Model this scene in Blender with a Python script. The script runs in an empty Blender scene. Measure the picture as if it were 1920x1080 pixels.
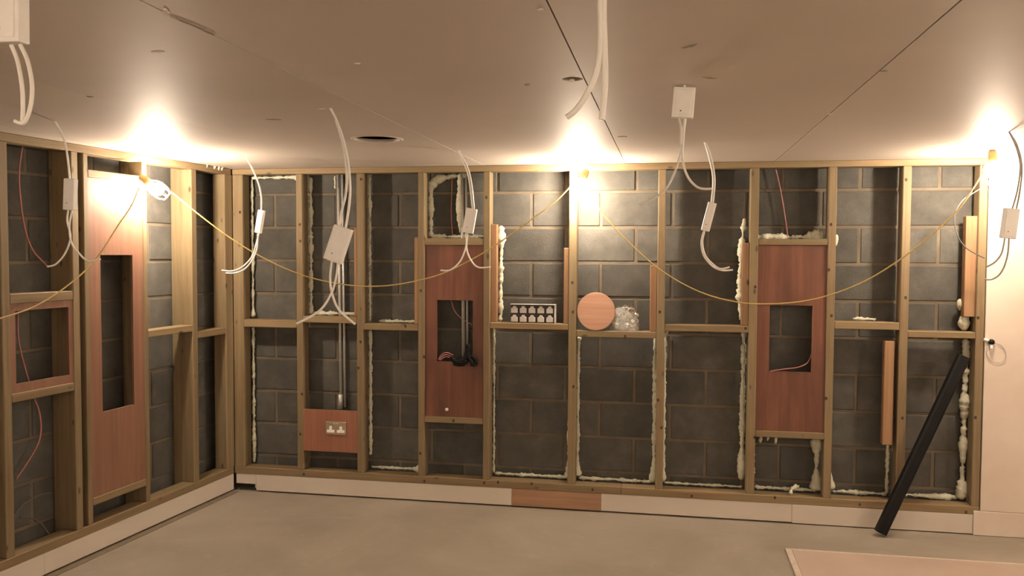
import bpy, bmesh, math, random
from mathutils import Vector, Matrix
random.seed(7)
scene = bpy.context.scene
COL = scene.collection
PI = math.pi
# ------------------------------------------------------------------ camera, world, exposure
FPX, PAN, PITCH, ROLL = 1584.0, 0.183, 0.0419, 0.0044
CAM = Vector((2.874, -5.234, 1.6207))
F_ = Vector((-math.sin(PAN)*math.cos(PITCH), math.cos(PAN)*math.cos(PITCH), -math.sin(PITCH)))
R0 = Vector((math.cos(PAN), math.sin(PAN), 0)); U0 = R0.cross(F_)
R_ = R0*math.cos(ROLL) + U0*math.sin(ROLL); U_ = U0*math.cos(ROLL) - R0*math.sin(ROLL)
cd = bpy.data.cameras.new('camera'); cam = bpy.data.objects.new('camera', cd); COL.objects.link(cam)
cd.sensor_width = 36.0; cd.lens = FPX/1920*36.0; cd.clip_start = 0.05
cam.matrix_world = Matrix(((R_.x, U_.x, -F_.x, CAM.x), (R_.y, U_.y, -F_.y, CAM.y), (R_.z, U_.z, -F_.z, CAM.z), (0, 0, 0, 1)))
scene.camera = cam
w = bpy.data.worlds.new('world'); scene.world = w; w.use_nodes = True
w.node_tree.nodes['Background'].inputs[0].default_value = (0, 0, 0, 1)      # a closed basement room
w.node_tree.nodes['Background'].inputs[1].default_value = 0
vs = scene.view_settings
vs.view_transform = 'Standard'; vs.look = 'None'; vs.gamma = 1.0; vs.use_curve_mapping = False
vs.exposure = 0.0
BULB = 1450.0                       # radiance of a festoon bulb
BULB_COL = (1.0, 0.81, 0.615)
# ------------------------------------------------------------------ room measures (metres)
H = 2.17            # ceiling
ZB = 0.12           # underside of the stud frames
TH = 0.0964         # the left wall is not quite square to the back wall
WB = 0.15           # face of the blockwork behind the back frame
WL = 0.16           # same behind the left frame
XL = Vector((math.sin(TH), math.cos(TH), 0))     # along the left wall, towards the corner
YL = Vector((-math.cos(TH), math.sin(TH), 0))    # into the left wall
def ray(u, v): return F_ + R_*((u-960)/FPX) - U_*((v-540)/FPX)
def at(u, v, Y):
    d = ray(u, v); return CAM + d*((Y-CAM.y)/d.y)
def atz(u, v, Z):
    d = ray(u, v); return CAM + d*((Z-CAM.z)/d.z)
def atl(u, v, off):     # on a plane parallel to the left wall, off metres out into the room
    d = ray(u, v); return CAM + d*((-off - CAM.dot(YL))/d.dot(YL))
def lw(s, off, z): return XL*(-s) - YL*off + Vector((0, 0, z))
# ------------------------------------------------------------------ materials
def nt(name):
    m = bpy.data.materials.new(name); m.use_nodes = True
    t = m.node_tree; return m, t, t.nodes['Principled BSDF']
def N(t, typ, **kw):
    n = t.nodes.new(typ)
    for k, v in kw.items(): setattr(n, k, v)
    return n
def ramp(t, fac, stops):
    r = N(t, 'ShaderNodeValToRGB'); e = r.color_ramp.elements
    while len(e) < len(stops): e.new(0.5)
    for el, (p, c) in zip(e, stops): el.position = p; el.color = (*c, 1)
    t.links.new(fac, r.inputs[0]); return r.outputs[0]
def coords(t, scale, rnd=True):
    tc = N(t, 'ShaderNodeTexCoord'); mp = N(t, 'ShaderNodeMapping'); mp.inputs['Scale'].default_value = scale
    t.links.new(tc.outputs['Object'], mp.inputs['Vector'])
    if rnd:
        oi = N(t, 'ShaderNodeObjectInfo'); mu = N(t, 'ShaderNodeMath', operation='MULTIPLY'); mu.inputs[1].default_value = 97.0
        t.links.new(oi.outputs['Random'], mu.inputs[0])
        cb = N(t, 'ShaderNodeCombineXYZ')
        for i in range(3): t.links.new(mu.outputs[0], cb.inputs[i])
        t.links.new(cb.outputs[0], mp.inputs['Location'])
    return mp.outputs[0]
def noise(t, vec, sc, detail=4, rough=.55, dist=0.0):
    n = N(t, 'ShaderNodeTexNoise'); n.inputs['Scale'].default_value = sc; n.inputs['Detail'].default_value = detail
    n.inputs['Roughness'].default_value = rough; n.inputs['Distortion'].default_value = dist
    t.links.new(vec, n.inputs['Vector']); return n.outputs['Fac']
def mixc(t, fac, a, b, mode='MIX'):
    m = N(t, 'ShaderNodeMix', data_type='RGBA', blend_type=mode)
    for s, v in ((m.inputs[0], fac), (m.inputs[6], a), (m.inputs[7], b)):
        if hasattr(v, 'is_linked'): t.links.new(v, s)
        elif isinstance(v, (int, float)): s.default_value = v
        else: s.default_value = (*v, 1)
    return m.outputs[2]
def bump(t, b, h, strength, dist=0.002):
    n = N(t, 'ShaderNodeBump'); n.inputs['Strength'].default_value = strength; n.inputs['Distance'].default_value = dist
    t.links.new(h, n.inputs['Height']); t.links.new(n.outputs[0], b.inputs['Normal'])
def rndval(t, lo, hi):
    oi = N(t, 'ShaderNodeObjectInfo'); mr = N(t, 'ShaderNodeMapRange'); mr.inputs[3].default_value = lo; mr.inputs[4].default_value = hi
    t.links.new(oi.outputs['Random'], mr.inputs[0]); return mr.outputs[0]
def brightness(t, col, val):
    h = N(t, 'ShaderNodeHueSaturation'); t.links.new(col, h.inputs['Color']); t.links.new(val, h.inputs['Value']); return h.outputs[0]
def plain(name, col, rough=.6, metal=0.0, var=0.12, sc=30.0):
    m, t, b = nt(name); v = coords(t, (1, 1, 1)); f = noise(t, v, sc)
    c = ramp(t, f, [(.3, [x*(1-var) for x in col]), (.7, [min(1, x*(1+var)) for x in col])])
    t.links.new(c, b.inputs['Base Color']); b.inputs['Roughness'].default_value = rough; b.inputs['Metallic'].default_value = metal
    return m
def timber(name, axis, dark, light, greenish=0.5):
    m, t, b = nt(name)
    sc = [26, 26, 26]; sc[axis] = 0.9
    v = coords(t, sc); f = noise(t, v, 1.6, 6, .6, .6)
    c = ramp(t, f, [(.28, dark), (.5, [(a+b2)/2 for a, b2 in zip(dark, light)]), (.72, light)])
    k = [11, 11, 11]; k[axis] = 5.0
    vo = N(t, 'ShaderNodeTexVoronoi'); vo.inputs['Scale'].default_value = 1.0; t.links.new(coords(t, k), vo.inputs['Vector'])
    kn = ramp(t, vo.outputs['Distance'], [(.06, (1, 1, 1)), (.12, (0, 0, 0))])
    c = mixc(t, kn, c, (.045, .026, .013))
    g = noise(t, coords(t, (2, 2, 2)), 1.5, 2)
    c = mixc(t, ramp(t, g, [(.4, (0, 0, 0)), (.75, (greenish,)*3)]), c, (.19, .165, .085))
    c = brightness(t, c, rndval(t, .86, 1.1))
    t.links.new(c, b.inputs['Base Color']); b.inputs['Roughness'].default_value = .7
    bump(t, b, f, .25); return m
def ply(name, axis, dark, light, streak=.5):
    m, t, b = nt(name)
    sc = [30, 30, 30]; sc[axis] = 1.1
    f = noise(t, coords(t, sc), 1.2, 5, .6, .3)
    c = ramp(t, f, [(.3, dark), (.7, light)])
    g = noise(t, coords(t, [5 if i != axis else 1.3 for i in range(3)]), 1.3, 3)
    c = mixc(t, ramp(t, g, [(.42, (0, 0, 0)), (.68, (streak,)*3)]), c, [x*.62 for x in dark])
    t.links.new(c, b.inputs['Base Color']); b.inputs['Roughness'].default_value = .55
    bump(t, b, f, .12, .001); return m
def block_mat():
    m, t, b = nt('concrete_block'); v = coords(t, (1, 1, 1))
    f = noise(t, v, 7, 5, .65); g = noise(t, v, 140, 2, .6)
    c = ramp(t, f, [(.28, (.058, .056, .049)), (.55, (.086, .083, .073)), (.8, (.124, .119, .104))])
    c = mixc(t, ramp(t, g, [(.62, (0, 0, 0)), (.74, (.5, .5, .5))]), c, (.03, .03, .03))
    c = brightness(t, c, rndval(t, .84, 1.14))
    t.links.new(c, b.inputs['Base Color']); b.inputs['Roughness'].default_value = .92
    bump(t, b, g, .5, .004); return m
def board_mat(name, a, c2, sc=1.3, rough=.75, fleck=None):
    m, t, b = nt(name); v = coords(t, (1, 1, 1))
    f = noise(t, v, sc, 5, .55, .4); c = ramp(t, f, [(.32, a), (.68, c2)])
    if fleck:
        g = noise(t, v, 22, 3, .5); c = mixc(t, ramp(t, g, [(.72, (0, 0, 0)), (.78, (.7, .7, .7))]), c, fleck)
    t.links.new(c, b.inputs['Base Color']); b.inputs['Roughness'].default_value = rough
    bump(t, b, noise(t, v, 180, 2), .06, .001); return m
M = {}
M['timber_v'] = timber('stud_timber', 2, (.150, .100, .048), (.255, .185, .105))
M['timber_h'] = timber('plate_timber', 0, (.165, .108, .050), (.275, .192, .105))
M['packer'] = timber('packer_timber', 2, (.22, .115, .055), (.33, .19, .10), .1)
M['ply'] = ply('red_plywood', 2, (.118, .041, .022), (.195, .076, .044), .75)
M['ply_h'] = ply('orange_plywood', 0, (.27, .145, .080), (.38, .225, .135), .15)
M['ply_p'] = ply('pink_plywood', 2, (.190, .090, .056), (.25, .130, .085), .22)
M['ply_d'] = ply('disc_plywood', 0, (.36, .185, .12), (.46, .27, .185), .25)
M['ply_s'] = ply('socket_plywood', 2, (.235, .092, .054), (.31, .135, .082), .3)
M['block'] = block_mat()
M['mortar'] = board_mat('mortar', (.105, .084, .060), (.165, .133, .094), 6, .95)
M['ceil'] = board_mat('ceiling_plasterboard', (.63, .555, .49), (.70, .62, .55), .9, .6)
M['void'] = plain('ceiling_void_shade', (.05, .042, .035), .9)  # dark colour stands in for the shade in the space above the sheets
M['skirt'] = board_mat('pale_upstand_board', (.55, .49, .425), (.62, .56, .49), 1.4, .7)
M['wallb'] = board_mat('wall_plasterboard', (.60, .50, .42), (.72, .63, .55), 1.7, .7)
M['plain_wall'] = board_mat('far_plasterboard', (.50, .45, .40), (.58, .52, .46), 1.0, .8)
def floor_mat():
    m, t, b = nt('concrete_floor'); v = coords(t, (1, 1, 1), False)
    f = noise(t, v, 1.3, 6, .6, .5); g = noise(t, v, 9, 4, .6)
    c = ramp(t, f, [(.25, (.22, .19, .15)), (.5, (.28, .245, .20)), (.75, (.34, .30, .25))])
    c = mixc(t, ramp(t, g, [(.6, (0, 0, 0)), (.8, (.35, .35, .35))]), c, (.42, .38, .32))
    t.links.new(c, b.inputs['Base Color']); b.inputs['Roughness'].default_value = .6
    bump(t, b, g, .12, .003); return m
M['floor'] = floor_mat()
M['strip'] = plain('brown_edge_strip', (.15, .118, .082), .85)
M['scuff'] = plain('dark_scuff', (.36, .305, .255), .9)
M['tear'] = plain('torn_white_paper', (.85, .78, .70), .8)
M['pink_board'] = board_mat('pinkish_plasterboard', (.38, .295, .24), (.43, .34, .285), 2.0, .7)
M['edge'] = plain('paper_edge', (.52, .44, .37), .7)
M['foam'] = plain('expanding_foam', (.62, .61, .48), .85, 0, .15, 60)
M['white'] = plain('white_plastic', (.90, .87, .84), .38, 0, .03)
M['cable'] = plain('white_cable_sheath', (.90, .87, .82), .42, 0, .03)
M['gcable'] = plain('grey_cable_sheath', (.42, .39, .36), .5, 0, .05)
M['flex'] = plain('dark_grey_flex', (.085, .08, .075), .5, 0, .05)
M['pink'] = plain('pink_cable_sheath', (.40, .165, .145), .5, 0, .08)
M['yellow'] = plain('yellow_cable_sheath', (.42, .31, .11), .5, 0, .06)
M['black'] = plain('black_plastic', (.004, .004, .0045), .55, 0, .2)
M['black'].node_tree.nodes['Principled BSDF'].inputs['Specular IOR Level'].default_value = .2
M['steel'] = plain('galvanised_steel', (.62, .62, .60), .38, .35, .08, 80)
M['brass'] = plain('brushed_plate', (.55, .46, .33), .35, .8, .08)
M['screw'] = plain('screw_head', (.10, .085, .07), .5, .6)
M['knot'] = plain('dark_knot', (.045, .027, .014), .8)
M['module'] = plain('pale_module_face', (.50, .47, .44), .5, 0, .06)
M['tray'] = plain('dark_tray', (.035, .026, .022), .55, 0, .2)
M['disc'] = plain('pale_metal_disc', (.52, .48, .40), .3, .5, .6, 60)
def bulb_mat():
    m, t, b = nt('lit_bulb'); b.inputs['Base Color'].default_value = (1, 1, 1, 1)
    b.inputs['Emission Color'].default_value = (*BULB_COL, 1); b.inputs['Emission Strength'].default_value = BULB
    return m
M['bulb'] = bulb_mat()
def clear_mat():
    m, t, b = nt('clear_plastic'); b.inputs['Base Color'].default_value = (.95, .95, .93, 1); b.inputs['Roughness'].default_value = .12
    b.inputs['Alpha'].default_value = .22; return m
M['clear'] = clear_mat()
# ------------------------------------------------------------------ mesh helpers
class MB:
    def __init__(s): s.v = []; s.f = []
    def add(s, vs_, fs):
        o = len(s.v); s.v += [tuple(x) for x in vs_]; s.f += [tuple(i+o for i in f) for f in fs]; return s
    def box(s, a, b):
        x0, y0, z0 = a; x1, y1, z1 = b
        return s.add([(x0,y0,z0),(x1,y0,z0),(x1,y1,z0),(x0,y1,z0),(x0,y0,z1),(x1,y0,z1),(x1,y1,z1),(x0,y1,z1)],
                     [(3,2,1,0),(4,5,6,7),(0,1,5,4),(1,2,6,5),(2,3,7,6),(3,0,4,7)])
    def tube(s, pts, r, n=8, squash=1.0):
        pts = [Vector(p) for p in pts]; rs = r if isinstance(r, (list, tuple)) else [r]*len(pts)
        t0 = (pts[1]-pts[0]).normalized(); ref = Vector((0, 0, 1)) if abs(t0.z) < .9 else Vector((1, 0, 0))
        nv = t0.cross(ref).normalized(); vs_ = []
        for i, p in enumerate(pts):
            t = (pts[min(i+1, len(pts)-1)] - pts[max(i-1, 0)]).normalized()
            nv = (nv - t*nv.dot(t)).normalized(); b = t.cross(nv)
            for k in range(n):
                a = 2*PI*k/n; vs_.append(p + nv*math.cos(a)*rs[i] + b*math.sin(a)*rs[i]*squash)
        fs = [tuple((i*n+k, i*n+(k+1) % n, (i+1)*n+(k+1) % n, (i+1)*n+k)) for i in range(len(pts)-1) for k in range(n)]
        fs += [tuple(range(n-1, -1, -1)), tuple((len(pts)-1)*n+k for k in range(n))]
        return s.add(vs_, fs)
    def lathe(s, prof, n=20, mat=None, cap=True):
        mat = mat or Matrix(); vs_ = []; fs = []
        for r, z in prof:
            for k in range(n):
                a = 2*PI*k/n; vs_.append(mat @ Vector((r*math.cos(a), r*math.sin(a), z)))
        for i in range(len(prof)-1):
            for k in range(n): fs.append((i*n+k, i*n+(k+1) % n, (i+1)*n+(k+1) % n, (i+1)*n+k))
        if cap and prof[0][0] > 1e-5: fs.append(tuple(range(n-1, -1, -1)))
        if cap and prof[-1][0] > 1e-5: fs.append(tuple((len(prof)-1)*n+k for k in range(n)))
        return s.add(vs_, fs)
    def prism(s, poly, y0, y1):        # polygon in x,z with thickness in y
        n = len(poly); vs_ = [(x, y0, z) for x, z in poly] + [(x, y1, z) for x, z in poly]
        return s.add(vs_, [tuple(range(n)), tuple(range(2*n-1, n-1, -1))] + [(i, i+n, (i+1) % n+n, (i+1) % n) for i in range(n)])
    def mesh(s, name, smooth=False, bevel=0.0, seg=1):
        me = bpy.data.meshes.new(name); me.from_pydata(s.v, [], s.f)
        bm = bmesh.new(); bm.from_mesh(me); bmesh.ops.recalc_face_normals(bm, faces=bm.faces)
        if bevel:
            bmesh.ops.remove_doubles(bm, verts=bm.verts, dist=1e-6)
            es = [e for e in bm.edges if len(e.link_faces) == 2 and e.calc_face_angle(0) > .6]
            bmesh.ops.bevel(bm, geom=es, offset=bevel, segments=seg, affect='EDGES', profile=.6)
        bm.to_mesh(me); bm.free()
        if smooth:
            for p in me.polygons: p.use_smooth = True
        return me
    def build(s, name, mat, parent=None, smooth=False, bevel=0.0, seg=1, loc=None):
        return link(name, s.mesh(name, smooth, bevel, seg), mat, parent, loc)
def link(name, me, mat, parent=None, loc=None):
    o = bpy.data.objects.new(name, me); COL.objects.link(o)
    if mat is not None and not me.materials: me.materials.append(M[mat])
    if parent: o.parent = parent
    if loc is not None: o.location = loc
    return o
def tag(o, label=None, cat=None, group=None, kind=None):
    for k, v in (('label', label), ('category', cat), ('group', group), ('kind', kind)):
        if v: o[k] = v
    return o
def empty(name, loc=(0, 0, 0), rz=0.0):
    o = bpy.data.objects.new(name, None); COL.objects.link(o); o.location = loc; o.rotation_euler = (0, 0, rz); o.empty_display_size = .1
    return o
LRZ = PI/2 - TH
def struct(o): o['kind'] = 'structure'; return o
def curve(pts, k=8):                   # Catmull-Rom
    P = [Vector(p) for p in pts]; out = []
    for i in range(len(P)-1):
        a, b, c, d = P[max(i-1, 0)], P[i], P[i+1], P[min(i+2, len(P)-1)]
        for j in range(k):
            t = j/k; out.append(.5*((2*b) + (c-a)*t + (2*a-5*b+4*c-d)*t*t + (3*b-a-3*c+d)*t**3))
    return out + [P[-1]]
def bar(name, mat, parent, a, b, bevel=.003):       # a bevelled timber with its own origin
    a, b = Vector(a), Vector(b); c = (a+b)/2; h = (b-a)/2
    return MB().box(-h, h).build(name, mat, parent, False, bevel, 1, c)
def ringsheet(x0, x1, z0, z1, hx0, hx1, hz0, hz1, y0, y1):    # sheet with a rectangular cut-out
    m = MB(); o = [(x0,z0),(x1,z0),(x1,z1),(x0,z1)]; i = [(hx0,hz0),(hx1,hz0),(hx1,hz1),(hx0,hz1)]
    vs_ = [(x,y0,z) for x,z in o] + [(x,y0,z) for x,z in i] + [(x,y1,z) for x,z in o] + [(x,y1,z) for x,z in i]; fs = []
    for k in range(4):
        n = (k+1) % 4
        fs += [(k, n, 4+n, 4+k), (8+k, 12+k, 12+n, 8+n), (k, 8+k, 8+n, n), (4+k, 4+n, 12+n, 12+k)]
    return m.add(vs_, fs)
# ------------------------------------------------------------------ setting: floor, ceiling, outer walls
XR, YF = 6.3, -7.2
struct(MB().box((-1.6, YF, -.1), (XR, .3, 0)).build('floor', 'floor'))
ceiling = struct(MB().box((-1.7, YF, H+.06), (XR+.1, .32, H+.12)).build('ceiling', 'void'))
tag(ceiling, 'plasterboard ceiling of long bare sheets with open joints')
def holesheet(x0, x1, y0, y1, z0, z1, cx, cy, r, n=40):
    m = MB(); vs_ = []
    for z in (z0, z1):
        for k in range(n):
            a = 2*PI*(k+.5)/n; vs_.append((cx+r*math.cos(a), cy+r*math.sin(a), z))
        for k in range(n):
            a = 2*PI*(k+.5)/n; c, s = math.cos(a), math.sin(a); ts = []
            if c > 1e-9: ts.append((x1-cx)/c)
            if c < -1e-9: ts.append((x0-cx)/c)
            if s > 1e-9: ts.append((y1-cy)/s)
            if s < -1e-9: ts.append((y0-cy)/s)
            t = min(ts); vs_.append((cx+c*t, cy+s*t, z))
        for x, y in ((x0, y0), (x1, y0), (x1, y1), (x0, y1)): vs_.append((x, y, z))
    st = 2*n+4; fs = []
    def near(k):
        (xa, ya, _), (xb, yb, _) = vs_[n+k], vs_[n+(k+1) % n]
        on = lambda x, y: {i for i, q in enumerate((abs(y-y0) < 1e-6, abs(x-x1) < 1e-6, abs(y-y1) < 1e-6, abs(x-x0) < 1e-6)) if q}
        if on(xa, ya) & on(xb, yb): return None
        for i, (x, y) in enumerate(((x0, y0), (x1, y0), (x1, y1), (x0, y1))):
            if on(x, y) & on(xa, ya) and on(x, y) & on(xb, yb): return i
        return None
    for b0, flip in ((0, 0), (st, 1)):
        for k in range(n):
            k2 = (k+1) % n; c = near(k)
            f = [b0+k, b0+k2, b0+n+k2] + ([b0+2*n+c] if c is not None else []) + [b0+n+k]
            fs.append(tuple(f if flip else f[::-1]))
    for k in range(n): fs.append((k, st+k, st+(k+1) % n, (k+1) % n))
    for i in range(4):
        j = (i+1) % 4; fs.append((2*n+i, 2*n+j, st+2*n+j, st+2*n+i))
    return m.add(vs_, fs)
JX = [-1.69, -.93, -.045, .840, 1.727, 2.606, 3.489, 4.364, 5.25, XR+.09]
for i in range(len(JX)-1):
    g = .0022 if JX[i] > 2 else .0012
    x0, x1 = JX[i]+g, JX[i+1]-(.0022 if JX[i+1] > 2 else .0012); dz = random.uniform(-.0006, .0006)
    for y0, y1 in ((-3.6, .31), (YF, -3.604)):
        if i == 3 and y1 > 0: o = holesheet(x0, x1, y0, y1, H+dz, H+.0125, 1.474, -1.29, .112)
        elif i == 4 and y1 > 0: o = holesheet(x0, x1, y0, y1, H+dz, H+.0125, 2.568, -2.545, .033, 16)
        else: o = MB().box((x0, y0, H+dz), (x1, y1, H+.0125))
        o.build('plasterboard_sheet', 'ceil', ceiling, False, 0)
# scuffs and paper tears on the sheets, and a tab in the small cut-out
def flake(u, v, u2, v2, wd, mat, seed):
    a, b = atz(u, v, H), atz(u2, v2, H); rng = random.Random(seed); d = (b-a); n = Vector((-d.y, d.x, 0)).normalized(); up, lo = [], []
    for i in range(7):
        t = i/6; w2 = wd*(.25 + math.sin(PI*t))*rng.uniform(.5, 1.1); p = a + d*t; up.append(p + n*w2); lo.append(p - n*w2*rng.uniform(.5, 1))
    poly = up + lo[::-1]; k = len(poly)
    vs_ = [(p.x, p.y, H+.001) for p in poly] + [(p.x, p.y, H-.0016) for p in poly]
    m = MB().add(vs_, [tuple(range(k)), tuple(range(2*k-1, k-1, -1))] + [(i, i+k, (i+1) % k+k, (i+1) % k) for i in range(k)])
    m.build('paper_tear', mat, ceiling)
for i, (u, v, u2, v2, wd, mt_) in enumerate(((320, 30, 388, 56, .006, 'scuff'), (384, 56, 402, 65, .010, 'scuff'), (309, 16, 316, 29, .008, 'tear'), (284, 97, 308, 97, .010, 'tear'), (664, 119, 676, 119, .012, 'tear'),
        (1278, 90, 1306, 82, .010, 'scuff'), (1316, 144, 1346, 146, .014, 'scuff'), (498, 223, 528, 224, .018, 'scuff'), (162, 180, 176, 182, .012, 'scuff'), (1158, 256, 1176, 256, .014, 'scuff'),
        (1650, 132, 1664, 133, .010, 'scuff'), (1010, 20, 1016, 16, .008, 'tear'), (596, 204, 612, 203, .010, 'tear'), (985, 158, 992, 159, .014, 'scuff'), (1553, 215, 1558, 212, .012, 'tear'))):
    flake(u, v, u2, v2, wd, mt_, 300+i)
MB().box((2.556, -2.528, H-.004), (2.572, -2.514, H+.006)).build('tab', 'tear', ceiling)
struct(MB().box((XR, YF, 0), (XR+.1, .3, H)).build('wall_right', 'plain_wall'))
struct(MB().box((-1.6, YF-.1, 0), (XR+.1, YF, H)).build('wall_front', 'plain_wall'))
# ------------------------------------------------------------------ blockwork
JZ = [2.007 - .2235*k for k in range(9)]
def blockwork(parent, xa, xb, yface, phase, phase2, back, seed):
    rng = random.Random(seed); pitch = .4437; mj = .0085; cache = {}
    rows = [(JZ[0], H+.05, 0)] + [(JZ[i+1], JZ[i], (i+1) % 2) for i in range(8)] + [(0, JZ[8], 1)]
    for z0, z1, odd in rows:
        ph = phase2 if odd else phase
        k = math.floor((xa-ph)/pitch); x = ph + k*pitch
        while x < xb:
            l, r = max(x, xa)+mj, min(x+pitch, xb)-mj
            if r-l > .03:
                key = (round(r-l, 3), round(z1-z0, 3))
                if key not in cache:
                    hx, hz = (r-l)/2, (z1-z0)/2-mj
                    cache[key] = MB().box((-hx, -.012, -hz), (hx, .05, hz)).mesh('block', False, .004, 1)
                link('block', cache[key], 'block', parent, ((l+r)/2, yface+.012+rng.uniform(-.003, .002), (z0+z1)/2))
            x += pitch
wall_back = struct(MB().box((-.5, WB+.0055, 0), (5.0, WB+.12, H+.05)).build('wall_back', 'mortar'))
tag(wall_back, 'grey concrete block wall behind the long stud frame')
blockwork(wall_back, -.3, 4.9, WB, 1.782, 2.006, .1, 3)
wall_left = struct(MB().box((-YF*1.01-7.27+.0-7.3, WL+.0055, 0), (.35, WL+.12, H+.05)).build('wall_left', 'mortar'))
wall_left.rotation_euler = (0, 0, LRZ); tag(wall_left, 'grey concrete block wall behind the short left stud frame')
blockwork(wall_left, -3.3, .3, WL, -.62, -.40, .1, 5)
# ------------------------------------------------------------------ stud frames
fb = empty('stud_frame'); tag(fb, 'long timber stud frame standing in front of the back block wall', 'stud frame')
D = .095
SX = [(.001, .074), (.454, .497), (.874, .917), (1.290, 1.332), (1.720, 1.762), (2.264, 2.312), (2.808, 2.854), (3.352, 3.400), (3.796, 3.840), (4.202, 4.248), (4.612, 4.656)]
TPZ, BPZ = 2.131, .166
for i, (a, b) in enumerate(SX): bar('stud', 'timber_v', fb, (a, 0, BPZ), (b, D, TPZ))
bar('top_plate', 'timber_h', fb, (.0, -.001, TPZ), (2.29, D, H-.001)); bar('top_plate', 'timber_h', fb, (2.291, -.001, TPZ), (4.656, D, H-.001))
bar('bottom_plate', 'timber_h', fb, (.0, -.003, ZB), (2.6, D, BPZ)); bar('bottom_plate', 'timber_h', fb, (2.601, -.003, ZB), (4.656, D, BPZ))
NOG = [(0, 1.114, 1.164), (1, 1.152, 1.195), (2, 1.112, 1.154), (3, 1.666, 1.710), (3, .521, .560), (4, 1.138, 1.177), (5, 1.098, 1.139), (6, 1.145, 1.187),
       (7, 1.672, 1.709), (7, .517, .556), (8, 1.179, 1.223), (9, 1.138, 1.175)]
for i, z0, z1 in NOG: bar('nogging', 'timber_h', fb, (SX[i][1]+.0005, .002, z0), (SX[i+1][0]-.0005, D-.004, z1))
for x0, x1, y0, z0, z1 in ((.853, .8735, .008, 1.196, 1.775), (1.263, 1.2895, .008, 1.155, 1.716), (1.7625, 1.800, .030, 1.178, 1.80), (2.231, 2.2635, .010, 1.178, 1.651),
                           (2.764, 2.8075, .010, 1.140, 1.546), (3.309, 3.3515, .010, 1.188, 1.686), (4.552, 4.6115, .022, 1.262, 1.842), (4.125, 4.178, .010, .500, 1.112)):
    bar('packer', 'packer', fb, (x0, y0, z0), (x1, y0+.055, z1))
SCR = MB().lathe([(0, .0008), (.0075, .0008), (.0085, -.001), (0, -.001)], 10, Matrix.Rotation(PI/2, 4, 'X') @ Matrix.Scale(1.3, 4, (0, 1, 0))).mesh('knot')
for u, v in ((450, 398), (562, 421), (563, 452), (677, 336), (676, 641), (672, 690), (566, 739), (563, 814), (789, 545), (795, 669), (788, 850), (912, 370), (1073, 530), (1074, 585), (1075, 725), (1234, 750), (1240, 802), (1237, 585), (1416, 538),
             (1558, 421), (1554, 506), (1559, 592), (1549, 747), (1699, 337), (1698, 558), (1692, 784), (1834, 596), (1829, 783), (908, 905), (934, 904), (997, 907), (1111, 918), (570, 889), (796, 902), (1453, 933), (1612, 946), (1811, 960), (1297, 930), (768, 317), (505, 320), (1415, 820), (760, 612), (1398, 616), (1172, 631), (850, 789)):
    p = at(u, v, 0); y0 = -.0025 if p.z < .166 else (.0025 if any(SX[i][1] < p.x < SX[i+1][0] for i in range(10)) and p.z < TPZ else .0)
    link('knot', SCR, 'knot', fb, (p.x, y0, p.z))
fl = empty('stud_frame', (0, 0, 0), LRZ); tag(fl, 'short timber stud frame along the left wall with deep doubled studs', 'stud frame')
SL = [(-1.815, -1.769), (-1.385, -1.341), (-1.305, -1.272), (-.863, -.828), (-.428, -.378), (-.085, -.001)]
SL0 = [(-2.68, -2.635), (-2.25, -2.205), (-3.1, -3.055)]
for a, b in SL+SL0:
    bar('stud', 'timber_v', fl, (a, 0, BPZ), (b, D-.003, TPZ-.002))
for a, b in [(-1.375, -1.335), (-.858, -.818), (-.424, -.374), (-1.81, -1.765)]:
    bar('rear_batten', 'timber_v', fl, (a, D, .02), (b, .155, H-.01))
bar('top_plate', 'timber_h', fl, (-3.4, -.001, TPZ-.002), (-.012, D, H-.001)); bar('bottom_plate', 'timber_h', fl, (-3.4, -.003, ZB), (-.012, D, BPZ))
for a, b, z0, z1 in ((-1.7685, -1.3855, 1.368, 1.415), (-1.7685, -1.3855, .899, .941), (-1.2715, -.8635, 2.006, 2.047), (-1.2715, -.8635, .262, .303),
                     (-.8275, -.4285, 1.120, 1.160), (-.3775, -.0855, 1.072, 1.114)):
    bar('nogging', 'timber_h', fl, (a, .001, z0), (b, D-.004, z1))
# ------------------------------------------------------------------ upstands (baseboards) and right-hand plasterboard
bb = empty('baseboard_back'); struct(bb); tag(bb, 'low pale upstand board under the long stud frame')
def board(name, mat, parent, a, b, bev=.002): return bar(name, mat, parent, a, b, bev)
board('board', 'skirt', bb, (.155, .0, .010), (1.909, .03, ZB-.001)); board('board', 'skirt', bb, (.008, .004, .050), (.1545, .03, ZB-.001))
tag(board('plywood_patch', 'ply_h', bb, (1.910, -.002, .010), (2.476, .03, ZB-.001)), 'orange plywood infill in the pale upstand')
board('board', 'skirt', bb, (2.477, .0, .010), (3.62, .03, ZB-.001)); board('board', 'skirt', bb, (3.6205, -.003, .006), (4.622, .03, ZB-.001))
board('hole_shade_sheet', 'tray', bb, (.006, .10, 0), (.16, .12, .06)); board('pipe_end', 'white', bb, (.128, .03, .012), (.150, .06, .046), .006)  # dark sheet behind the corner hole, the hole's shade put into its colour
bl = empty('baseboard_left', (0, 0, 0), LRZ); struct(bl); tag(bl, 'low pale upstand board under the left stud frame')
board('board', 'skirt', bl, (-1.6, .0, .012), (-.012, .03, ZB-.001)); board('board', 'skirt', bl, (-3.4, -.001, .012), (-1.6005, .03, ZB-.001))
board('floor_strip', 'strip', bl, (-3.4, -.045, .0), (-.02, .03, .004))
wr = MB().box((4.659, -.010, .146), (XR, .004, H)).build('wall_back_right', 'wallb', None, False, 0)
struct(wr); tag(wr, 'pale plasterboard wall to the right of the stud frame')
br = MB().box((4.6235, -.012, .002), (XR, .03, .143)).build('baseboard_right', 'wallb', None, False, .002); struct(br)
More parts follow.
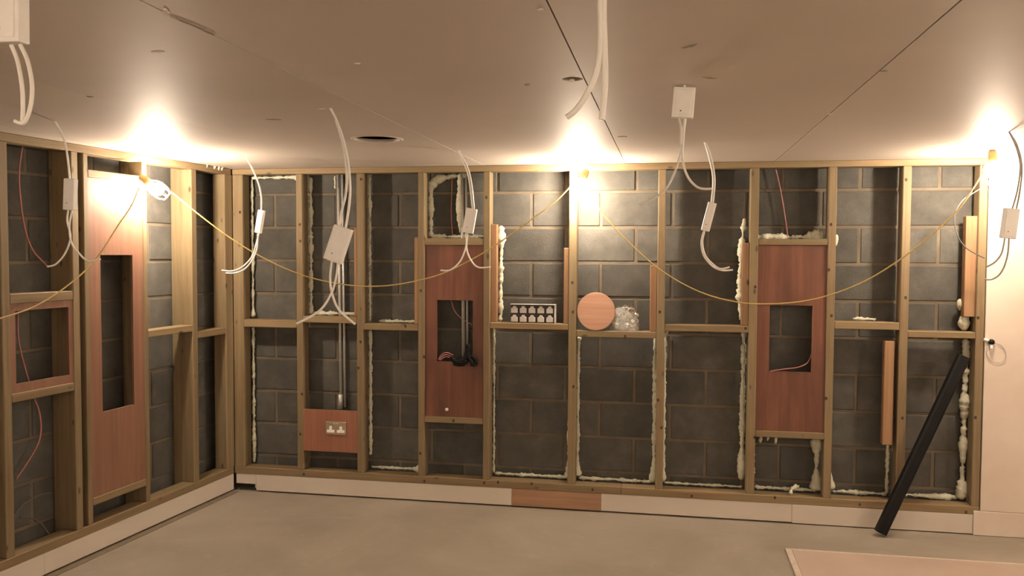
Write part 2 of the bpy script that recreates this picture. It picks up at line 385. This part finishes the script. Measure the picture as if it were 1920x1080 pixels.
# ------------------------------------------------------------------ plywood panels
pf = empty('mounting_board', (1.527, 0, .56)); tag(pf, 'reddish plywood panel with a cut-out holding black cable ends', 'plywood')
def child(o, par): o.parent = par; o.matrix_parent_inverse = Matrix.Translation(-Vector(par.location)) if par.rotation_euler[2] == 0 else o.matrix_parent_inverse; return o
o = ringsheet(1.3335, 1.7185, .5605, 1.6655, 1.412, 1.650, .918, 1.314, .012, .024).build('sheet', 'ply', None, False, 0); child(o, pf)
q = at(838, 768, .01)
o = MB().lathe([(0, -.006), (.010, -.006), (.012, 0), (.012, .004), (.006, .008), (0, .008)], 14, Matrix.Translation((q.x, .008, q.z)) @ Matrix.Rotation(PI/2, 4, 'X')).build('fixing', 'steel', None, True)
child(o, pf); o['label'] = 'bright metal fixing'
pg = empty('mounting_board', (3.59, 0, .556)); tag(pg, 'darker streaky red plywood panel with an empty cut-out, right of the lamps', 'plywood')
child(ringsheet(3.401, 3.7955, .5565, 1.6715, 3.474, 3.717, .916, 1.313, .012, .024).build('sheet', 'ply', None, False, 0), pg)
ps = empty('mounting_board', (.685, 0, .295)); tag(ps, 'small red plywood panel low in the frame carrying a double socket', 'plywood')
child(MB().box((.4975, .004, .296), (.8735, .018, .574)).build('sheet', 'ply_s', None, False, .001), ps)
pl = empty('mounting_board', (0, 0, 0), LRZ); tag(pl, 'tall pink plywood panel with a narrow upright slot in the left frame', 'plywood')
ringsheet(-1.2715, -.8635, .3035, 2.0055, -1.190, -.947, .750, 1.598, .004, .018).build('sheet', 'ply_p', pl)
pk = empty('mounting_board', (0, 0, 0), LRZ); tag(pk, 'thin plywood surround framing a square opening at far left', 'plywood')
ringsheet(-1.7685, -1.3855, .9415, 1.3675, -1.738, -1.412, .984, 1.333, .006, .020).build('sheet', 'ply_p', pk)
# double socket
sk = empty('double_socket', (.727, 0, .42)); tag(sk, 'metal double wall socket on the small red plywood panel', 'socket')
child(MB().box((.656, -.006, .414), (.798, .0035, .500)).build('face_plate', 'brass', None, False, .003, 2), sk)
for cx in (.692, .762):
    T = [(-.026, -.024), (.026, -.024), (.026, -.006), (.009, -.006), (.009, .018), (-.009, .018), (-.009, -.006), (-.026, -.006)]
    ins = child(MB().prism([(cx+x, .452+z) for x, z in T], -.0085, -.0055).build('insert', 'white', None, False, .0008), sk)
    for dx, dz in ((-.013, -.016), (.013, -.016), (0, .008)):
        h = MB().box((cx+dx-.003, -.0092, .452+dz-.003), (cx+dx+.003, -.0084, .452+dz+.003)).build('pin_hole', 'black', None); h.parent = ins; h.matrix_parent_inverse = ins.matrix_parent_inverse.copy()
for cx in (.716, .738): child(MB().box((cx-.006, -.010, .468), (cx+.006, -.0055, .490)).build('switch', 'brass', None, False, .002), sk)
# ------------------------------------------------------------------ expanding foam (sticks to the block wall behind the studs)
def foam(pts, r=.014, seed=0, lumps=(), parent=None, wob=.45):
    rng = random.Random(seed); P = [Vector(p) for p in pts]; out = []; rs = []
    for a, b in zip(P[:-1], P[1:]):
        n = max(2, int((b-a).length/.011))
        for i in range(n): out.append(a.lerp(b, i/n))
    out.append(P[-1]); ph = [rng.uniform(0, 6.3) for _ in range(4)]
    q = []
    for i, p in enumerate(out):
        f = 1 + wob*(.5*math.sin(i*.31+ph[0]) + .35*math.sin(i*.83+ph[1])) + rng.uniform(-wob, wob)*.5
        for (lx, lz, lr, ls) in lumps:
            f += (lr/r)*math.exp(-(((p.x-lx)**2+(p.z-lz)**2)/ls**2))
        rs.append(max(.003, r*f)); q.append(p + Vector((rng.uniform(-.002, .002), rng.uniform(-.003, .003), rng.uniform(-.002, .002))))
    rs[0] *= .5; rs[-1] *= .5
    t = MB().tube(q, rs, 8); t.v = [(x+rng.uniform(-1, 1)*.0028, y+rng.uniform(-1, 1)*.002, z+rng.uniform(-1, 1)*.0034) for x, y, z in t.v]
    return t.build('foam_bead', 'foam', parent or wall_back, True)
FY = WB-.026
def fv(x, z0, z1, r=.010, lumps=(), y=FY, **k): foam([(x, y, z1), (x, y, z0)], r, hash((round(x*999), round(z0*999))) % 9999, lumps, **k)
def fh(z, x0, x1, r=.010, lumps=(), y=FY, **k): foam([(x0, y, z), (x1, y, z)], r, hash((round(z*999), round(x0*999))) % 9999, lumps, **k)
R = [b for a, b in SX]; Lf = [a for a, b in SX]
fv(R[0]+.004, 1.17, 2.125, .009, [(R[0], 1.19, .014, .03), (R[0], 1.55, .006, .05)]); fh(2.122, R[0], Lf[1], .009, [(.42, 2.11, .026, .035)])
fv(R[0]+.004, .17, 1.105, .009, [(R[0], .3, .006, .12)]); fv(Lf[1]-.006, .73, 1.04, .014, y=.105); fv(Lf[1]-.004, .44, .50, .012, y=.1)
fv(R[1]+.006, 1.20, 2.12, .012, wob=.7); fh(1.206, R[1]+.02, .86, .012, wob=.6)
fv(R[2]+.003, 1.16, 2.12, .007, [(R[2], 1.93, .014, .03)]); fh(1.162, .98, 1.27, .010)
fv(R[2]+.004, .26, 1.10, .012); fh(.178, R[2]+.01, Lf[3], .010, [(Lf[3]-.01, .18, .025, .04)])
foam([(R[3]+.01, FY, 1.72), (R[3]+.008, FY, 2.04), (R[3]+.035, FY, 2.09), (1.47, FY, 2.115), (1.58, FY, 2.12)], .016, 41, [(1.36, 2.08, .016, .06)], wob=.6)
fh(1.722, R[3]+.01, Lf[4]-.01, .013, wob=.6)
foam([(1.815, .10, 1.79), (1.812, .10, 1.18)], .013, 52, [(1.81, 1.70, .012, .06)], wob=.7)
fv(R[4]+.004, .18, 1.13, .007); fh(.178, R[4]+.01, Lf[5]-.01, .010); fv(Lf[5]-.006, .17, .62, .010, [(Lf[5], .19, .014, .05)])
fv(R[5]+.004, .19, 1.09, .009, [(R[5], 1.08, .016, .02), (R[5], .2, .014, .05)]); fh(.178, R[5]+.01, Lf[6]-.01, .010); fv(Lf[6]-.012, .17, 1.09, .011, [(Lf[6]-.01, .19, .016, .06)])
fv(R[6]+.004, .18, 1.14, .009, [(R[6], 1.13, .012, .02), (R[6], .2, .01, .05)]); fh(.176, R[6]+.01, Lf[7]-.01, .007); fv(Lf[7]-.018, .22, 1.14, .013, [(Lf[7]-.02, .3, .012, .1), (Lf[7]-.02, .6, .006, .1)])
foam([(3.325, .095, 1.83), (3.312, .07, 1.70), (3.302, .06, 1.50), (3.304, .06, 1.33), (3.31, .065, 1.22)], .014, 71, [(3.29, 1.66, .012, .04), (3.28, 1.5, .012, .03), (3.29, 1.35, .01, .03)], wob=.8)
fh(1.722, R[7]+.005, Lf[8]-.005, .018, [(3.76, 1.73, .026, .05), (3.42, 1.73, .012, .04)], wob=.8)
fv(R[7]+.003, .18, .50, .009); fv(Lf[8]-.020, .18, .51, .015, [(Lf[8]-.02, .48, .022, .05), (Lf[8]-.02, .20, .022, .05)]); fh(.178, R[7]+.01, Lf[8]-.02, .010, wob=.5)
fh(.510, R[7]+.02, Lf[8]-.05, .009, wob=.6)
for x, l in ((3.445, .05), (3.49, .035), (3.535, .05)): foam([(x, .10, .512), (x-.004, .10, .512-l)], .008, int(x*1000), wob=.4)
foam([(3.61, .0, .185), (3.62, .03, .20), (3.645, .06, .212), (3.67, .09, .205)], .014, 81, wob=.6)
foam([(R[8]+.004, .04, 1.735), (R[8]+.006, .04, 1.67)], .011, 91)
fh(1.232, 3.97, 4.10, .008); foam([(R[8]+.004, FY, .32), (R[8]+.012, FY, .19)], .014, 93, [(R[8]+.01, .2, .02, .05)]); fh(.178, R[8]+.02, Lf[9]-.02, .011, wob=.6); fv(Lf[9]-.020, .18, .48, .010)
foam([(R[9]+.005, FY, 2.06), (R[9]+.004, FY, 1.90)], .009, 95, [(R[9]+.01, 2.03, .012, .03)])
foam([(4.545, .08, 1.36), (4.548, .08, 1.30)], .014, 96); foam([(4.575, .08, 1.27), (4.572, .08, 1.18)], .016, 97, [(4.575, 1.22, .012, .04)])
foam([(Lf[10]-.018, .1, 1.13), (Lf[10]-.02, .1, .18)], .014, 98, [(4.585, 1.05, .012, .05), (4.578, .77, .016, .045), (4.575, .73, .012, .02), (4.58, .22, .020, .05), (4.58, .5, .006, .1)], wob=.6)
fh(.180, R[9]+.02, Lf[10]-.03, .011, [(4.52, .185, .01, .05)], wob=.6)
for u, v in ((388, 308), (402, 310), (410, 312), (416, 313)):
    p = atl(u, v, .004); foam([p+Vector((0, 0, .01)), p, p-Vector((0, 0, .022))], .006, u)
# ------------------------------------------------------------------ conduits
def conduit(name, label, pts_list, couple):
    e = empty(name, pts_list[0][0]); tag(e, label, 'conduit')
    for a, b, r in pts_list:
        child(MB().tube([a, b], r, 14).build('pipe', 'steel', None, True), e)
    for a, b, r in couple: child(MB().tube([a, b], r, 14).build('coupler', 'steel', None, True), e)
    return e
cx = at(634, 340, .10).x; cx2 = at(645, 660, .10).x
conduit('conduit', 'pair of steel conduits dropping to the double socket', [((.700, .121, 2.165), (.714, .121, .60), .0095), ((.728, .124, 2.165), (.742, .124, .575), .0085)], [((.712, .121, .66), (.712, .121, .565), .016)])
conduit('conduit', 'pair of steel conduits behind the reddish panel with black cable ends', [((1.548, .118, 2.165), (1.566, .112, .94), .012), ((1.575, .122, 2.165), (1.590, .118, .94), .008)], [])
# foam sprayed on the first conduit tops
foam([(.692, .088, 2.125), (.694, .088, 2.04)], .009, 101); foam([(1.542, .088, 2.125), (1.538, .088, 2.00), (1.54, .088, 1.86), (1.548, .088, 1.75)], .011, 102, [(1.535, 1.92, .008, .08)], wob=.4)
# ------------------------------------------------------------------ hanging cables with white junction boxes
def boxmesh(c, ax_down, wdt, hgt, dep, normal=Vector((0, -1, 0))):
    d = ax_down.normalized(); x = d.cross(normal).normalized(); n = x.cross(d)
    return Matrix(((x.x, n.x, -d.x, c.x), (x.y, n.y, -d.y, c.y), (x.z, n.z, -d.z, c.z), (0, 0, 0, 1))), (wdt, dep, hgt)
def drop(label, ceil_uv, top_cables, box, tails, group='cable drops hanging from the ceiling', mat='cable', dY=0.0, r=.0055, Y=None, tw=-.02):
    """a cable drop from a hole in the ceiling: lead cables, a connector box and free tails"""
    P = atz(*ceil_uv, H) if Y is None else None; Y0 = P.y if Y is None else Y
    e = empty('cable_drop', (at(*top_cables[0][0], Y0)) if Y is not None else P); tag(e, label, 'cable', group)
    for c in top_cables:
        pts = [at(u, v, Y0) for u, v in c]
        if Y is None and c[0] == ceil_uv: pts[0] = P + Vector((0, 0, .01))
        child(MB().tube(curve(pts), r*1.0, 8, .7).build('lead', mat, None, True), e)
    if box:
        (u0, v0), (u1, v1), wd, dp = box
        a, b = at(u0, v0, Y0+.0), at(u1, v1, Y0+.0); mt, (bw, bd, bh) = boxmesh((a+b)/2, b-a, wd, (b-a).length, dp)
        m = MB().box((-bw/2, -bd/2, -bh/2), (bw/2, bd/2, bh/2)); o = m.build('connector_box', 'white', None, False, .004, 2)
        o.matrix_world = mt; o.parent = e; o.matrix_parent_inverse = Matrix.Translation(-e.location)
        l = MB().box((-bw*.36, bd/2-.0005, -bh*.42), (bw*.36, bd/2+.0015, bh*.42)).build('lid', 'white', None, False, .001); l.parent = o
        s = MB().lathe([(0, 0), (.0025, 0), (.0025, .001), (0, .001)], 8, Matrix.Translation((bw*.1, bd/2+.001, -bh*.28)) @ Matrix.Rotation(-PI/2, 4, 'X')).build('lid_screw', 'screw', None); s.parent = o
    for k, c in enumerate(tails):
        n = len(c); pts = [at(u, v, Y0 + tw*(i/(n-1))*(1 if k % 2 else -.6)) for i, (u, v) in enumerate(c)]
        child(MB().tube(curve(pts), r*.72, 8).build('tail', mat, None, True), e)
    return e
drop('white connector box at the top left corner with two short cable ends', (30, -40), [[(18, -60), (20, -20)]], ((16, -30), (17, 82), .068, .030),
     [[(21, 84), (33, 115), (41, 160), (43, 200), (42, 228)], [(38, 84), (52, 115), (60, 160), (57, 200), (45, 230), (27, 227)]], Y=-3.80)
drop('white connector box hanging in front of the left stud frame', (100, 228), [[(100, 228), (118, 255), (126, 290), (131, 338)]], ((133, 335), (131, 394), .052, .026),
     [[(128, 394), (126, 415), (132, 445), (122, 475), (105, 495), (89, 500)], [(135, 394), (130, 425), (134, 455), (148, 475), (165, 489), (188, 486)]])
drop('slim white connector hanging at the corner stud', (460, 295), [[(460, 295), (474, 318), (485, 345), (490, 370), (490, 396)]], ((491, 394), (484, 437), .042, .018),
     [[(486, 437), (479, 462), (472, 482), (455, 500), (436, 508), (416, 507)], [(484, 437), (482, 465), (474, 486), (458, 505), (440, 512), (424, 512)]], r=.006)
drop('large white connector box tilted in front of the socket bay', (617, 203), [[(617, 203), (632, 228), (646, 270), (654, 315), (656, 370), (648, 430)], [(630, 226), (643, 270), (650, 320), (648, 365), (641, 395), (636, 428)]],
     ((645, 426), (624, 490), .074, .030), [[(622, 490), (619, 520), (622, 548), (635, 580), (666, 608)], [(634, 490), (630, 520), (622, 548), (600, 582), (556, 607)]], r=.0065)
drop('white connector box hanging in front of the reddish plywood panel', (858, 283), [[(858, 283), (872, 310), (880, 340), (886, 392)], [(860, 284), (876, 312), (884, 345), (889, 392)]], ((885, 391), (877, 437), .060, .026),
     [[(873, 437), (874, 460), (864, 488), (845, 506), (826, 507)], [(877, 437), (875, 465), (882, 486), (896, 501), (920, 501)]], r=.006)
drop('white connector box fixed against the ceiling with two long cables', (1284, 160), [[(1284, 160), (1283, 175)]], ((1284, 165), (1279, 222), .070, .034),
     [[(1273, 222), (1277, 240), (1276, 270)], [(1284, 222), (1281, 250), (1276, 290), (1255, 345), (1230, 370), (1200, 383)], [(1285, 222), (1281, 260), (1280, 300), (1290, 332), (1310, 352), (1336, 354)]], r=.0055, tw=.12)
drop('slim white connector on a looping cable in the darkest bay', (1320, 267), [[(1320, 267), (1330, 295), (1337, 335), (1334, 380)], [(1323, 268), (1333, 295), (1340, 335), (1337, 380)]], ((1336, 380), (1322, 433), .042, .020),
     [[(1320, 433), (1315, 455), (1320, 480), (1337, 500), (1355, 507), (1374, 506)], [(1321, 433), (1317, 455), (1323, 480), (1340, 498), (1352, 504), (1368, 501)]], r=.006)
drop('white connector box on grey cables at the right edge', (1890, 247), [[(1890, 247), (1905, 275), (1913, 310), (1908, 355), (1897, 395)], [(1892, 247), (1908, 275), (1916, 315), (1912, 360), (1905, 395)]], ((1897, 391), (1889, 447), .064, .026),
     [[(1884, 447), (1878, 475), (1865, 492), (1848, 501)], [(1892, 447), (1889, 480), (1878, 510), (1862, 523), (1846, 524)]], mat='gcable')
e = empty('cable_drop', at(1130, 30, -3.6)); tag(e, 'pair of thick white cable ends hanging from the ceiling above the middle lamp', 'cable', 'cable drops hanging from the ceiling')
for c in ([(1126, -40), (1126, 20), (1126, 80), (1118, 135), (1098, 180), (1078, 208), (1062, 220)], [(1134, -40), (1132, 20), (1134, 90), (1135, 150), (1132, 190), (1128, 225)]):
    child(MB().tube(curve([at(u, v, -3.6) for u, v in c]), .0058, 8).build('cable', 'cable', None, True), e)
# ------------------------------------------------------------------ recessed ring round the downlight cut-out in the ceiling
o = MB().lathe([(.111, -.0025), (.122, -.003), (.128, -.0005), (.128, .0), (.111, .0), (.111, -.0025)], 48, Matrix.Translation((1.474, -1.29, H-.0008)), False).build('downlight_cutout_ring', 'ceil', None, True)
tag(o, 'round trim ring at the hole in the ceiling', 'trim ring')
# ------------------------------------------------------------------ festoon lamps
def lamp(par, pos, axis):
    """holder with a lit bulb inside a white plastic guard; axis points from holder to bulb tip"""
    z = axis.normalized(); x = z.cross(Vector((0, 0, 1)) if abs(z.z) < .9 else Vector((1, 0, 0))).normalized(); y = z.cross(x)
    mt = Matrix(((x.x, y.x, z.x, pos.x), (x.y, y.y, z.y, pos.y), (x.z, y.z, z.z, pos.z), (0, 0, 0, 1)))
    h = MB().lathe([(0, -.105), (.012, -.105), (.02, -.095), (.022, -.05), (.019, -.035), (0, -.035)], 16, mt).build('lamp_holder', 'yellow', par, True)
    prof = [(0, -.04), (.014, -.038), (.016, -.025), (.026, -.008), (.032, .012), (.030, .030), (.018, .044), (0, .048)]
    MB().lathe(prof, 20, mt).build('bulb', 'bulb', h, True)
    g = MB()
    for k in range(6):
        a = 2*PI*k/6; c, s = math.cos(a), math.sin(a)
        g.tube(curve([mt @ Vector((r*c, r*s, zz)) for r, zz in ((.022, -.045), (.042, -.015), (.047, .015), (.044, .05), (.026, .078))], 4), .0022, 6)
    for r, zz in ((.047, .010), (.026, .078)):
        g.tube([mt @ Vector((r*math.cos(2*PI*k/20), r*math.sin(2*PI*k/20), zz)) for k in range(21)], .0024, 6)
    g.build('guard', 'white', h, True)
    return mt
fs = empty('festoon_light_string'); tag(fs, 'yellow cable festoon string with lit caged bulbs looped along both stud frames', 'string lights')
L1 = atl(292, 352, .10); L2 = at(1088, 348, -.10); L3 = at(1862, 318, -.38); L0 = lw(5.4, .10, 1.97)
a1 = (atl(316, 374, .15) - atl(268, 338, .06)); lamp(fs, L1, a1)
lamp(fs, L2, Vector((-.35, -.15, -.9))); lamp(fs, L3, Vector((.1, .1, -.95))); lamp(fs, L0, Vector((-.1, -.4, -.8)))
def span(uvs, ya, yb, pre=(), post=()):
    xa, xb = uvs[0][0], uvs[-1][0]; pts = [at(u, v, ya + (yb-ya)*(u-xa)/(xb-xa)) for u, v in uvs]
    return MB().tube(curve(list(pre)+pts+list(post), 6), .0040, 8).build('cable', 'yellow', fs, True)
pts = [lw(5.4, .10, 2.05), lw(4.8, .10, 1.62), lw(4.3, .10, 1.52), lw(3.8, .10, 1.62), lw(3.30, .10, 2.02), lw(3.05, .10, 1.70), lw(2.6, .10, 1.40), lw(2.2, .10, 1.28)] + [atl(u, v, .10) for u, v in ((0, 597), (70, 572), (130, 533), (180, 486), (220, 425), (245, 388), (262, 350))]
MB().tube(curve(pts, 6), .0040, 8).build('cable', 'yellow', fs, True)
y1 = atl(320, 362, .10).y
span([(275, 338), (320, 360), (360, 392), (430, 445), (500, 487), (570, 517), (640, 533), (700, 537), (760, 531), (830, 513), (905, 475), (960, 438), (1005, 405), (1050, 370), (1086, 330)], y1, -.10)
span([(1092, 335), (1120, 385), (1150, 424), (1185, 460), (1230, 500), (1280, 532), (1330, 554), (1385, 567), (1430, 570), (1490, 567), (1550, 555), (1620, 528), (1690, 485), (1750, 437), (1795, 395), (1830, 345), (1858, 296)], -.06, -.38)
# second string on the room's right-hand wall and one lamp nearer the left front, out of the picture
f2 = empty('festoon_light_string'); tag(f2, 'festoon string with lit caged bulbs along the right-hand wall', 'string lights')
RL = [Vector((6.12, -2.3, 1.96)), Vector((6.12, -5.0, 1.96)), Vector((4.2, -7.05, 1.96)), Vector((1.6, -7.05, 1.96))]
for q in RL: lamp(f2, q, Vector((-.3, 0, -.9)))
for a, b in zip(RL[:-1], RL[1:]):
    MB().tube(curve([a+Vector((0, 0, .08)), a.lerp(b, .25)-Vector((0, 0, .4)), a.lerp(b, .5)-Vector((0, 0, .55)), a.lerp(b, .75)-Vector((0, 0, .4)), b+Vector((0, 0, .08))], 6), .004, 8).build('cable', 'yellow', f2, True)
# grey flex looping beside the right-hand lamp
gl = MB().tube(curve([at(u, v, -.12) for u, v in ((1845, 350), (1825, 362), (1803, 378), (1790, 405), (1795, 440), (1812, 465), (1846, 484))], 8), .0032, 8).build('grey_flex', 'flex', None, True)
tag(gl, 'thin grey flex looping off the frame below the right-hand lamp', 'cable')
# ------------------------------------------------------------------ pink cables in the frame
def cable(name, label, pts, mat, r, group=None):
    o = MB().tube(curve(pts, 8), r, 7).build(name, mat, None, True); tag(o, label, 'cable', group); return o
cable('pink_cable', 'pink cable hanging in the bay above the reddish panel', [at(848, 322, .115), at(847, 360, .115), at(846, 400, .115), at(849, 450, .115)], 'pink', .0035)
cable('pink_cable', 'pink cable hanging in the bay above the streaky red panel', [at(1453, 312, .115), at(1462, 350, .115), at(1470, 395, .115), at(1478, 450, .115)], 'pink', .0042)
cable('pink_cable', 'pink cable crossing the cut-out above the black cable ends', [at(845, 560, .06), at(852, 582, .05), at(866, 598, .045), at(886, 609, .05)], 'pink', .0030)
cable('pink_cable', 'pink cable lying along the bottom of the empty cut-out', [at(1522, 662, .05), at(1514, 680, .03), at(1495, 689, .005), at(1470, 692, .0), at(1444, 696, .006)], 'pink', .0032)
cable('pink_cable', 'pink cable pair hanging in the top left bay', [atl(42, 275, -.10), atl(36, 320, -.11), atl(38, 370, -.11), atl(47, 430, -.11), atl(62, 470, -.11), atl(90, 500, -.115)], 'pink', .0045)
cable('pink_cable', 'pink cable behind the plywood surround at far left', [atl(34, 575, -.115), atl(34, 630, -.115), atl(44, 680, -.115), atl(62, 740, -.115), atl(74, 775, -.115), atl(76, 815, -.115), atl(62, 850, -.115), atl(30, 898, -.115)], 'pink', .0045)
cable('grey_cable', 'grey cable arching across the lowest left bay', [atl(28, 962, -.10), atl(45, 945, -.1), atl(70, 930, -.1), atl(95, 924, -.1)], 'flex', .004)
cable('grey_cable', 'grey cable curling down to the plate in the lowest left bay', [atl(38, 970, -.1), atl(56, 970, -.1), atl(75, 980, -.09), atl(92, 1002, -.07)], 'flex', .004)
# black cable ends in the cut-out
bc = empty('cable_bundle', at(866, 678, .0)); tag(bc, 'bundle of black cable ends and pink tails at the foot of the cut-out', 'cable')
for c, r in (([(878, 646), (877, 658), (872, 672), (860, 678)], .017), ([(846, 668), (852, 676), (866, 680), (876, 676)], .016), ([(877, 660), (880, 672), (886, 680), (884, 686)], .014),
             ([(884, 668), (891, 672), (893, 680), (888, 686)], .010), ([(850, 682), (860, 684), (872, 683)], .010)):
    child(MB().tube(curve([at(u, v, -.012) for u, v in c], 6), [r*.75]+[r]*(6*(len(c)-1)-1)+[r*.7], 10).build('black_sleeve', 'black', None, True), bc)
for k in range(3):
    c = [(850-k, 666+k*3), (838-k, 661+k*4), (828, 665+k*4), (822-k+3*k, 674+k)]
    child(MB().tube(curve([at(u, v, .004) for u, v in c], 6), .0032, 7).build('pink_tail', 'pink', None, True), bc)
# ------------------------------------------------------------------ things standing on the noggings
tr = empty('component_tray', (2.03, .04, 1.1775)); tag(tr, 'dark tray of ten pale square modules standing on the nogging', 'tray')
t0, t1, zb, zt = 1.893, 2.172, 1.1785, 1.292
child(MB().box((t0, .030, zb), (t1, .055, zt)).build('backing', 'tray', None, False, .001), tr)
child(MB().box((t0-.001, .012, zt), (t1+.010, .058, zt+.004)).build('lid_edge', 'steel', None, False, .0008), tr)
child(MB().box((t1, .020, zb), (t1+.010, .058, zt)).build('side_edge', 'steel', None, False, .0008), tr)
for j in range(2):
    for i in range(5):
        cx = t0 + .024 + i*.0565; cz = zb + .004 + j*.0565
        poly = [(-.021, 0), (.021, 0), (.021, .030), (.011, .034), (.009, .044), (-.009, .044), (-.011, .034), (-.021, .030)]
        child(MB().prism([(cx+x, cz+z) for x, z in poly], .018, .030).build('module', 'module', None, False, .002), tr)
dk = MB().lathe([(0, -.009), (.116, -.009), (.118, -.007), (.118, .007), (.116, .009), (0, .009)], 56).build('plywood_disc', 'ply_d', None, False)
dk.rotation_euler = (PI/2 + math.radians(-7), 0, 0); dk.location = (2.434, .022, 1.139+.118)
tag(dk, 'round plywood disc cut-out leaning on its edge on the nogging', 'disc')
bg = empty('parts_bag', (2.61, .05, 1.139)); tag(bg, 'clear bag of small pale metal discs beside the plywood disc', 'bag')
rng = random.Random(11); dm = MB()
for k in range(110):
    u = rng.random(); x = 2.545 + .145*rng.random(); top = .035 + .10*math.sin(PI*min(1, max(0, (x-2.525)/.19)))**.6
    z = 1.153 + rng.random()*top; y = .02 + .05*rng.random(); r = rng.choice((.005, .007, .009, .012))
    rot = Matrix.Rotation(PI/2+rng.uniform(-.7, .7), 4, 'X') @ Matrix.Rotation(rng.uniform(-.7, .7), 4, 'Y')
    dm.lathe([(0, -.002), (r, -.002), (r, .002), (0, .002)], 10, Matrix.Translation((x, y, z)) @ rot)
o = child(dm.build('discs', 'disc', None), bg); o['kind'] = 'stuff'
bm_ = MB(); n = 22; prof = []
for i in range(9):
    t = i/8; z = 1.1395 + .145*t; wx = .088*(1-.10*t-.35*t**3); wy = .042*(1-t**2*.75)+.004; prof.append((z, wx, wy))
vs_ = []
for z, wx, wy in prof:
    for k in range(n):
        a = 2*PI*k/n; j = 1+.05*math.sin(5*a+z*70); vs_.append((2.612+wx*math.cos(a)*j, .047+wy*math.sin(a)*j, z+.006*math.sin(3*a)*(z > 1.2)))
fs_ = [(i*n+k, i*n+(k+1) % n, (i+1)*n+(k+1) % n, (i+1)*n+k) for i in range(8) for k in range(n)] + [tuple(range(n-1, -1, -1))]
child(bm_.add(vs_, fs_).build('plastic_bag', 'clear', None, True), bg)
# ------------------------------------------------------------------ black pipe leaning on the frame
pa, pb = Vector((4.082, -.13, .0)), at(1807, 668, -.045)
d = (pb-pa).normalized(); x = d.cross(Vector((0, 1, 0))).normalized(); y = d.cross(x)
mt = Matrix(((x.x, y.x, d.x, pa.x), (x.y, y.y, d.y, pa.y), (x.z, y.z, d.z, pa.z), (0, 0, 0, 1))); ln = (pb-pa).length
m = MB(); w_ = .031
def sq(r, z, n=4):
    c = r*.35; return [(-r+c, -r), (r-c, -r), (r, -r+c), (r, r-c), (r-c, r), (-r+c, r), (-r, r-c), (-r, -r+c)]
vs_ = [mt @ Vector((a, b, z)) for r, z in ((w_, .022), (w_, ln), (w_-.003, ln), (w_-.003, .022)) for a, b in sq(r, z)]
fs_ = [(i*8+k, i*8+(k+1) % 8, ((i+1) % 4)*8+(k+1) % 8, ((i+1) % 4)*8+k) for i in range(4) for k in range(8)]
o = m.add(vs_, fs_).build('black_pipe', 'black', None); tag(o, 'long black square pipe leaning diagonally against the frame', 'pipe')
# ------------------------------------------------------------------ plasterboard offcut on the floor
fp = empty('plasterboard_sheet', (3.52, -.48, 0)); tag(fp, 'pinkish plasterboard sheet lying flat on the floor', 'plasterboard')
child(MB().box((3.552, -1.66, .001), (5.30, -.500, .0135)).build('board_face', 'pink_board', None, False, .001), fp)
for a, b in (((3.52, -.4995, .001), (5.30, -.478, .0125)), ((3.52, -1.66, .001), (3.5515, -.500, .0125))):
    child(MB().box(a, b).build('paper_edge', 'edge', None, False, .003, 2), fp)
# ------------------------------------------------------------------ cable outlet on the right-hand wall
co = empty('cable_outlet', at(1858, 641, -.011)); tag(co, 'black cable outlet with white plug and wire loop on the pale wall', 'cable outlet')
def wall_disc(u, v, r, dep, mat, nm):
    q = at(u, v, -.011)
    return child(MB().lathe([(0, 0), (r, 0), (r, dep*.7), (r*.8, dep), (0, dep)], 18, Matrix.Translation((q.x, -.0105, q.z)) @ Matrix.Rotation(PI/2, 4, 'X')).build(nm, mat, None, True), co)
wall_disc(1858, 641, .016, .022, 'black', 'grommet')
child(MB().tube([at(1859, 646, -.022), at(1859, 657, -.024)], .008, 10).build('plug', 'white', None, True), co)
child(MB().tube([at(1845, 636, -.014), at(1854, 639, -.016)], .008, 8).build('sleeve', 'white', None, True), co)
child(MB().tube(curve([at(u, v, -.016) for u, v in ((1862, 643), (1878, 648), (1886, 662), (1882, 676), (1868, 680), (1856, 674), (1850, 662), (1851, 648))], 8), .0018, 6).build('wire_loop', 'gcable', None, True), co)
